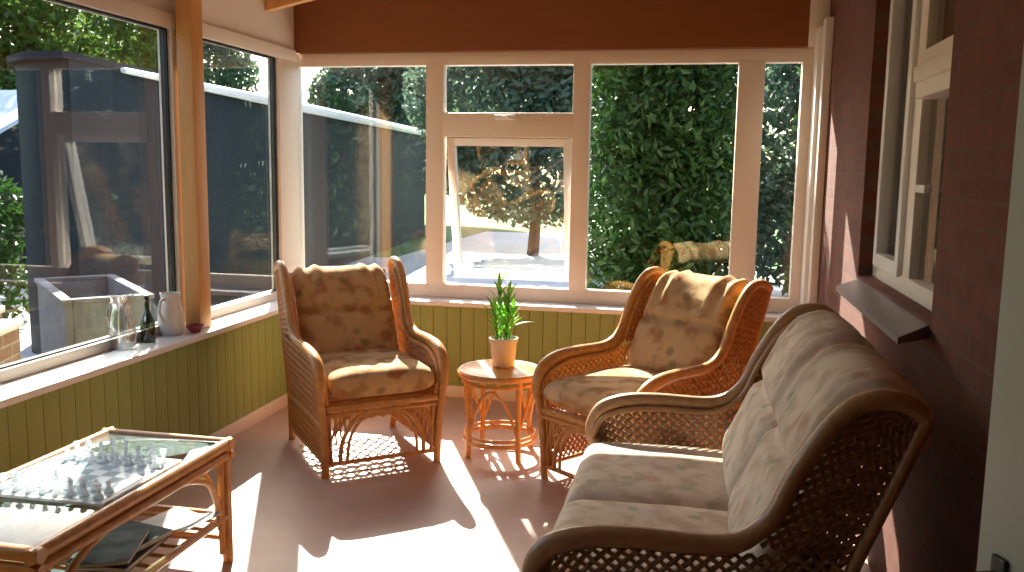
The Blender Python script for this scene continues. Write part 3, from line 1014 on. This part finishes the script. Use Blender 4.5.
# ------------------------------------------------------------------ things on the left sill
j = tag(empty('glass_jug', (-2.845, 3.93, SZ)), 'tall clear glass jug nearest to the viewer on the left window sill', 'jug')
MB().lathe([(0.0, 0.0), (0.055, 0.0), (0.060, 0.01), (0.068, 0.08), (0.055, 0.17), (0.045, 0.22), (0.058, 0.28), (0.054, 0.28), (0.041, 0.22), (0.050, 0.17), (0.062, 0.08), (0.055, 0.014), (0.0, 0.012)], n=28).build('body', M['clear_glass'], j)
MB().tube([(0.0, -0.05, 0.25), (0.0, -0.10, 0.24), (0.0, -0.115, 0.17), (0.0, -0.085, 0.10), (0.0, -0.064, 0.09)], 0.008, n=8).build('handle', M['clear_glass'], j)
b = tag(empty('glass_bottle', (-2.84, 4.13, SZ)), 'dark green glass bottle between the clear jug and the white jug', 'bottle')
MB().lathe([(0.0, 0.0), (0.036, 0.0), (0.038, 0.006), (0.038, 0.10), (0.030, 0.14), (0.014, 0.17), (0.013, 0.215), (0.016, 0.217), (0.016, 0.23), (0.0, 0.23)], n=24).build('body', M['dark_glass'], b)
MB().lathe([(0.0, 0.23), (0.012, 0.23), (0.012, 0.25), (0.0, 0.25)], n=16).build('stopper', M['black'], b)
wj = tag(empty('white_jug', (-2.84, 4.345, SZ)), 'plump white china jug in front of the orange wooden post', 'jug')
MB().lathe([(0.0, 0.0), (0.05, 0.0), (0.055, 0.008), (0.072, 0.07), (0.066, 0.14), (0.048, 0.19), (0.056, 0.235), (0.052, 0.235), (0.042, 0.19), (0.058, 0.14), (0.0, 0.03)], n=28).build('body', M['white_china'], wj)
MB().tube([(0.0, -0.045, 0.205), (0.0, -0.09, 0.20), (0.0, -0.105, 0.14), (0.0, -0.07, 0.08)], 0.009, n=8).build('handle', M['white_china'], wj)
bw = MB().lathe([(0.0, 0.0), (0.025, 0.0), (0.03, 0.006), (0.05, 0.032), (0.052, 0.042), (0.047, 0.042), (0.028, 0.012), (0.0, 0.010)], n=28).build('bowl', M['red'])
bw.location = (-2.755, 4.445, SZ)
tag(bw, 'small dark red bowl at the foot of the orange wooden post', 'bowl')

# ------------------------------------------------------------------ outdoors
struct(MB().box(-12, 6, 6.32, 17, -0.32, -0.2).box(-6, 1.5, 17, 25, -0.32, -0.2).build('ground_patio', M['paving']))  # far pale strip added to whiten the casement like reflected sunlit floor
struct(MB().box(-12, -3.05, -3, 6.32, -0.32, -0.2).build('ground_path', M['path']))
struct(MB().box(-45, 30, 17, 60, -0.40, -0.21).box(-45, -12, -10, 17, -0.40, -0.21).build('ground_lawn', M['grass']))

# long dark outbuilding with a white eave line
ob = tag(empty('outbuilding', (-5.57, 7.68, -0.2)), 'long dark clad outbuilding with a white eave beyond the left windows', 'building')
P = [(-5.45, 6.95), (-7.24, 23.0), (-10.0, 23.0), (-6.72, 7.95), (-6.3, 7.3), (-5.85, 6.98)]
P = [(x_ + 5.57, y_ - 7.68) for x_, y_ in P]
MB().prism([(x_ - 0.0, y_) for x_, y_ in P], 0, 2.74).build('wall', M['slate'], ob)
cx_ = sum(p[0] for p in P) / len(P); cy_ = sum(p[1] for p in P) / len(P)
out_ = lambda e: [(p[0] + e * (p[0] - cx_) / math.hypot(p[0] - cx_, p[1] - cy_), p[1] + e * (p[1] - cy_) / math.hypot(p[0] - cx_, p[1] - cy_)) for p in P]
MB().prism(out_(0.12), 2.74, 2.80).build('roof', M['slate'], ob)
ga_, gb_ = Vector((0.10, 0.05, 2.73)), Vector((-1.57, 15.4, 2.73))
MB().tube([ga_ + (gb_ - ga_) * q for q in (0.0, 0.12, 0.3, 1.0)], [0.028, 0.05, 0.075, 0.085], n=8, sub=1).build('gutter', M['fascia'], ob)

pb = tag(empty('pale_shed', (-11.3, 11.2, -0.2)), 'pale blue shed at the left edge of the left window', 'shed')
MB().box(-1.6, 1.0, -0.2, 1.6, 0, 2.35).build('wall', M['slate'], pb)
MB().add([(-1.8, -0.4, 1.95), (1.1, -0.4, 1.95), (1.1, 1.8, 2.95), (-1.8, 1.8, 2.95), (-1.8, -0.4, 2.02), (1.1, -0.4, 2.02), (1.1, 1.8, 3.02), (-1.8, 1.8, 3.02)],
         [(0, 3, 2, 1), (4, 5, 6, 7), (0, 1, 5, 4), (1, 2, 6, 5), (2, 3, 7, 6), (3, 0, 4, 7)]).build('roof', M['pale_blue'], pb)

# concrete planter and low brick edging on the patio
pn = tag(empty('planter_box', (-4.32, 5.62, -0.2), math.atan2(0.68, -0.73)), 'open grey concrete planter box on the patio outside the left window', 'planter')
mb = MB()
lx, ly, ph = 0.64, 0.27, 0.92
mb.box(-lx, lx, -ly, -ly + 0.05, 0, ph, b=0.01).box(-lx, lx, ly - 0.05, ly, 0, ph, b=0.01).box(-lx, -lx + 0.05, -ly + 0.05, ly - 0.05, 0, ph, b=0.01).box(lx - 0.05, lx, -ly + 0.05, ly - 0.05, 0, ph, b=0.01)
mb.box(-lx + 0.02, lx - 0.02, -ly + 0.02, ly - 0.02, 0, 0.04)
mb.build('body', M['planter'], pn)
MB().box(-lx + 0.05, lx - 0.05, -ly + 0.05, ly - 0.05, ph - 0.2, ph - 0.15).build('soil', M['soil'], pn)
mb = MB().box(-lx - 0.02, lx + 0.02, -ly - 0.02, -ly + 0.05, ph, ph + 0.03, b=0.008).box(-lx - 0.02, lx + 0.02, ly - 0.05, ly + 0.02, ph, ph + 0.03, b=0.008)
mb.box(-lx - 0.02, -lx + 0.05, -ly + 0.05, ly - 0.05, ph, ph + 0.03, b=0.008).box(lx - 0.05, lx + 0.02, -ly + 0.05, ly - 0.05, ph, ph + 0.03, b=0.008)
mb.build('rim', M['planter'], pn)
for (lb, ex, ey, ln) in (('low red brick garden wall with pale coping, the one farther from the window', -4.32, 4.66, 1.9),
                         ('low red brick garden wall with pale coping, the one right outside the window', -3.86, 4.28, 1.8)):
    bwall = tag(empty('garden_wall', (ex, ey, -0.2), math.atan2(-0.94, 0.34)), lb, 'garden wall')
    MB().box(0, ln, -0.075, 0.075, 0, 0.90).build('brickwork', M['redbrick_out'], bwall)
    MB().box(-0.02, ln + 0.02, -0.095, 0.095, 0.90, 0.945, b=0.01).build('coping', M['fascia'], bwall)


def leaves(name, mat, parent, lobes, count, size, seed):
    """crown of many bent leaf quads scattered through ellipsoid lobes"""
    g = np.random.default_rng(seed)
    tot = sum(l[3] * l[4] * l[5] for l in lobes)
    V, F_ = [], []
    k0 = 0
    for (cx, cy, cz, rx, ry, rz) in lobes:
        k = int(count * rx * ry * rz / tot)
        d = g.normal(size=(k, 3)); d /= np.linalg.norm(d, axis=1)[:, None]
        rad = g.uniform(0.35, 1.0, (k, 1)) ** 0.5
        c = np.array([cx, cy, cz]) + d * rad * np.array([rx, ry, rz])
        a = g.normal(size=(k, 3)); a /= np.linalg.norm(a, axis=1)[:, None]
        b = np.cross(a, g.normal(size=(k, 3))); b /= np.linalg.norm(b, axis=1)[:, None]
        nn = np.cross(a, b)
        sz = size * g.uniform(0.6, 1.3, (k, 1))
        q = np.stack([c - a * sz, c + b * sz * 0.45 + nn * sz * 0.15, c + a * sz, c - b * sz * 0.45 + nn * sz * 0.15], 1)
        V.append(q.reshape(-1, 3))
        idx_ = np.arange(k)[:, None] * 4 + k0
        F_.append(np.concatenate([np.concatenate([idx_, idx_ + 1, idx_ + 2], 1), np.concatenate([idx_, idx_ + 2, idx_ + 3], 1)]))
        k0 += k * 4
    V = np.concatenate(V); F_ = np.concatenate(F_)
    me = bpy.data.meshes.new(name)
    me.from_pydata(V.tolist(), [], F_.tolist())
    me.materials.append(mat)
    o = bpy.data.objects.new(name, me)
    COL.objects.link(o)
    o.parent = parent
    return o


def tree(name, label, loc, lobes, count, size, mat, seed, trunk=(0.14, 2.2), cat='tree', group=None):
    root = tag(empty(name, loc), label, cat, group)
    g = random.Random(seed)
    tr = MB()
    r_, h_ = trunk
    tr.tube([(0, 0, 0), (0.05, 0.03, h_ * 0.5), (-0.03, 0.02, h_)], [r_, r_ * 0.8, r_ * 0.6], n=8)
    for (cx, cy, cz, rx, ry, rz) in lobes:
        tr.tube([(-0.02, 0.02, h_ * 0.8), (cx * 0.5, cy * 0.5, (h_ + cz) / 2), (cx, cy, cz + rz * 0.3)], [r_ * 0.5, r_ * 0.3, r_ * 0.1], n=6)
    tr.build('trunk', M['bark'], root)
    leaves('foliage', mat, root, lobes, count, size, seed)
    return root


# dense dark hedge seen in the large rear pane
hg = tag(empty('hedge', (0.0, 9.6, -0.2)), 'dense dark green hedge filling the large right pane of the rear window', 'hedge')
hl = []
for i in range(4):
    for k in range(4):
        hl.append((-0.75 + i * 0.27, random.uniform(-0.2, 0.2), 0.5 + k * 0.95, 0.55, 0.7, 0.75))
leaves('foliage', M['leaf_dark'], hg, hl, 26000, 0.06, 11)
for q_ in (-0.7, 0.0):
    MB().tube([(q_, 0, 0), (q_ + 0.03, 0.05, 1.5), (q_, 0, 3)], 0.06).build('trunk', M['bark'], hg)
tree('garden_tree', 'grey green tree behind the narrow right pane of the rear window', (1.9, 13.6, -0.2), [(-0.5, 0, 2.4, 1.5, 1.3, 1.5), (0.6, 0, 3.3, 1.6, 1.3, 1.3), (0, 0, 1.2, 1.6, 1.2, 1.2)], 16000, 0.09, M['leaf_grey'], 5)
tree('garden_tree', 'grey green tree behind the small top pane of the rear window', (-3.4, 18.5, -0.2), [(-0.9, 0, 3.4, 2.0, 1.3, 1.5), (1.2, 0, 3.2, 1.9, 1.3, 1.6), (0.2, 0, 4.4, 2.0, 1.2, 1.1), (0.2, 0, 1.9, 2.6, 1.2, 1.3)], 24000, 0.10, M['leaf_grey'], 6)
tree('garden_tree', 'tree showing above the white eave in the rear window left pane', (-9.4, 28.0, -0.2), [(-1.5, 0, 4.0, 1.9, 1.6, 1.5), (1.4, 0, 4.6, 2.4, 1.6, 1.9), (0, 0, 2.6, 3.4, 1.6, 1.8)], 30000, 0.13, M['leaf_grey'], 7)
tree('garden_tree', 'tree showing above the white eave right of the orange post', (-16.6, 24.6, -0.2), [(-1.6, 0, 4.6, 2.2, 1.6, 1.8), (1.4, 0, 4.5, 2.2, 1.6, 1.6), (0, 0, 2.6, 2.6, 1.6, 1.8)], 20000, 0.13, M['leaf_grey'], 8)
tree('garden_tree', 'bright green tree above the dark roof in the left window', (-14.5, 17.5, -0.2), [(-1.2, 0, 4.3, 2.0, 1.5, 1.7), (1.4, 0, 4.6, 2.0, 1.5, 1.7), (0, 0, 2.8, 2.4, 1.5, 1.6)], 20000, 0.11, M['leaf_mid'], 9)
tree('garden_tree', 'leafy green tree out of view on the left, raised to darken the table glass reflection', (-17.3, 13.3, -0.2), [(-1.0, 0, 4.4, 2.2, 1.6, 1.9), (1.2, 0.4, 4.3, 2.2, 1.8, 1.8), (0, 0, 2.6, 2.4, 1.6, 1.6), (0.8, 0.8, 6.6, 2.6, 2.2, 2.2), (-1.0, -0.6, 7.2, 2.4, 2.2, 2.4)], 40000, 0.10, M['leaf_mid'], 10)  # upper crown added to keep sky out of the table glass
hg2 = tag(empty('hedge', (-9.35, 8.6, -0.2), 0.0), 'clipped dark hedge in front of the pale blue shed, left window', 'hedge')
leaves('foliage', M['leaf_dark'], hg2, [(-1.8 + q_ * 0.75, 0, 0.45 + r_ * 0.75, 0.75, 0.55, 0.6) for q_ in range(5) for r_ in range(2)], 11000, 0.07, 21)
MB().tube([(-1, 0, 0), (-1, 0.04, 0.8), (-1, 0, 1.5)], 0.05).build('trunk', M['bark'], hg2)
hg3 = tag(empty('hedge', (4.8, 12.0, -0.2), 0.18), 'long dark hedge added beyond the narrow right pane to darken the left window reflection', 'hedge')  # added to block bright sky from the left pane's reflection
leaves('foliage', M['leaf_dark'], hg3, [(-3.0 + q_ * 0.8, 0, 0.5 + r_ * 0.9, 0.75, 0.6, 0.7) for q_ in range(10) for r_ in range(4)], 30000, 0.085, 22)
for q_ in (-2, 1):
    MB().tube([(q_, 0, 0), (q_, 0.04, 1.4), (q_, 0, 2.8)], 0.06).build('trunk', M['bark'], hg3)
hg4 = tag(empty('hedge', (-9.5, -5.0, -0.2), 0.0), 'unseen dark hedge added to darken the reflection in the left pane of the rear window', 'hedge')  # out of view, put in only to darken what the rear left pane reflects
leaves('foliage', M['leaf_dark'], hg4, [(-5.0 + q_ * 1.1, 0, 0.5 + r_ * 0.95, 0.95, 0.6, 0.75) for q_ in range(11) for r_ in range(4)], 26000, 0.10, 23)
for q_ in (-3, 0, 3):
    MB().tube([(q_, 0, 0), (q_, 0.04, 1.2), (q_, 0, 2.6)], 0.06).build('trunk', M['bark'], hg4)
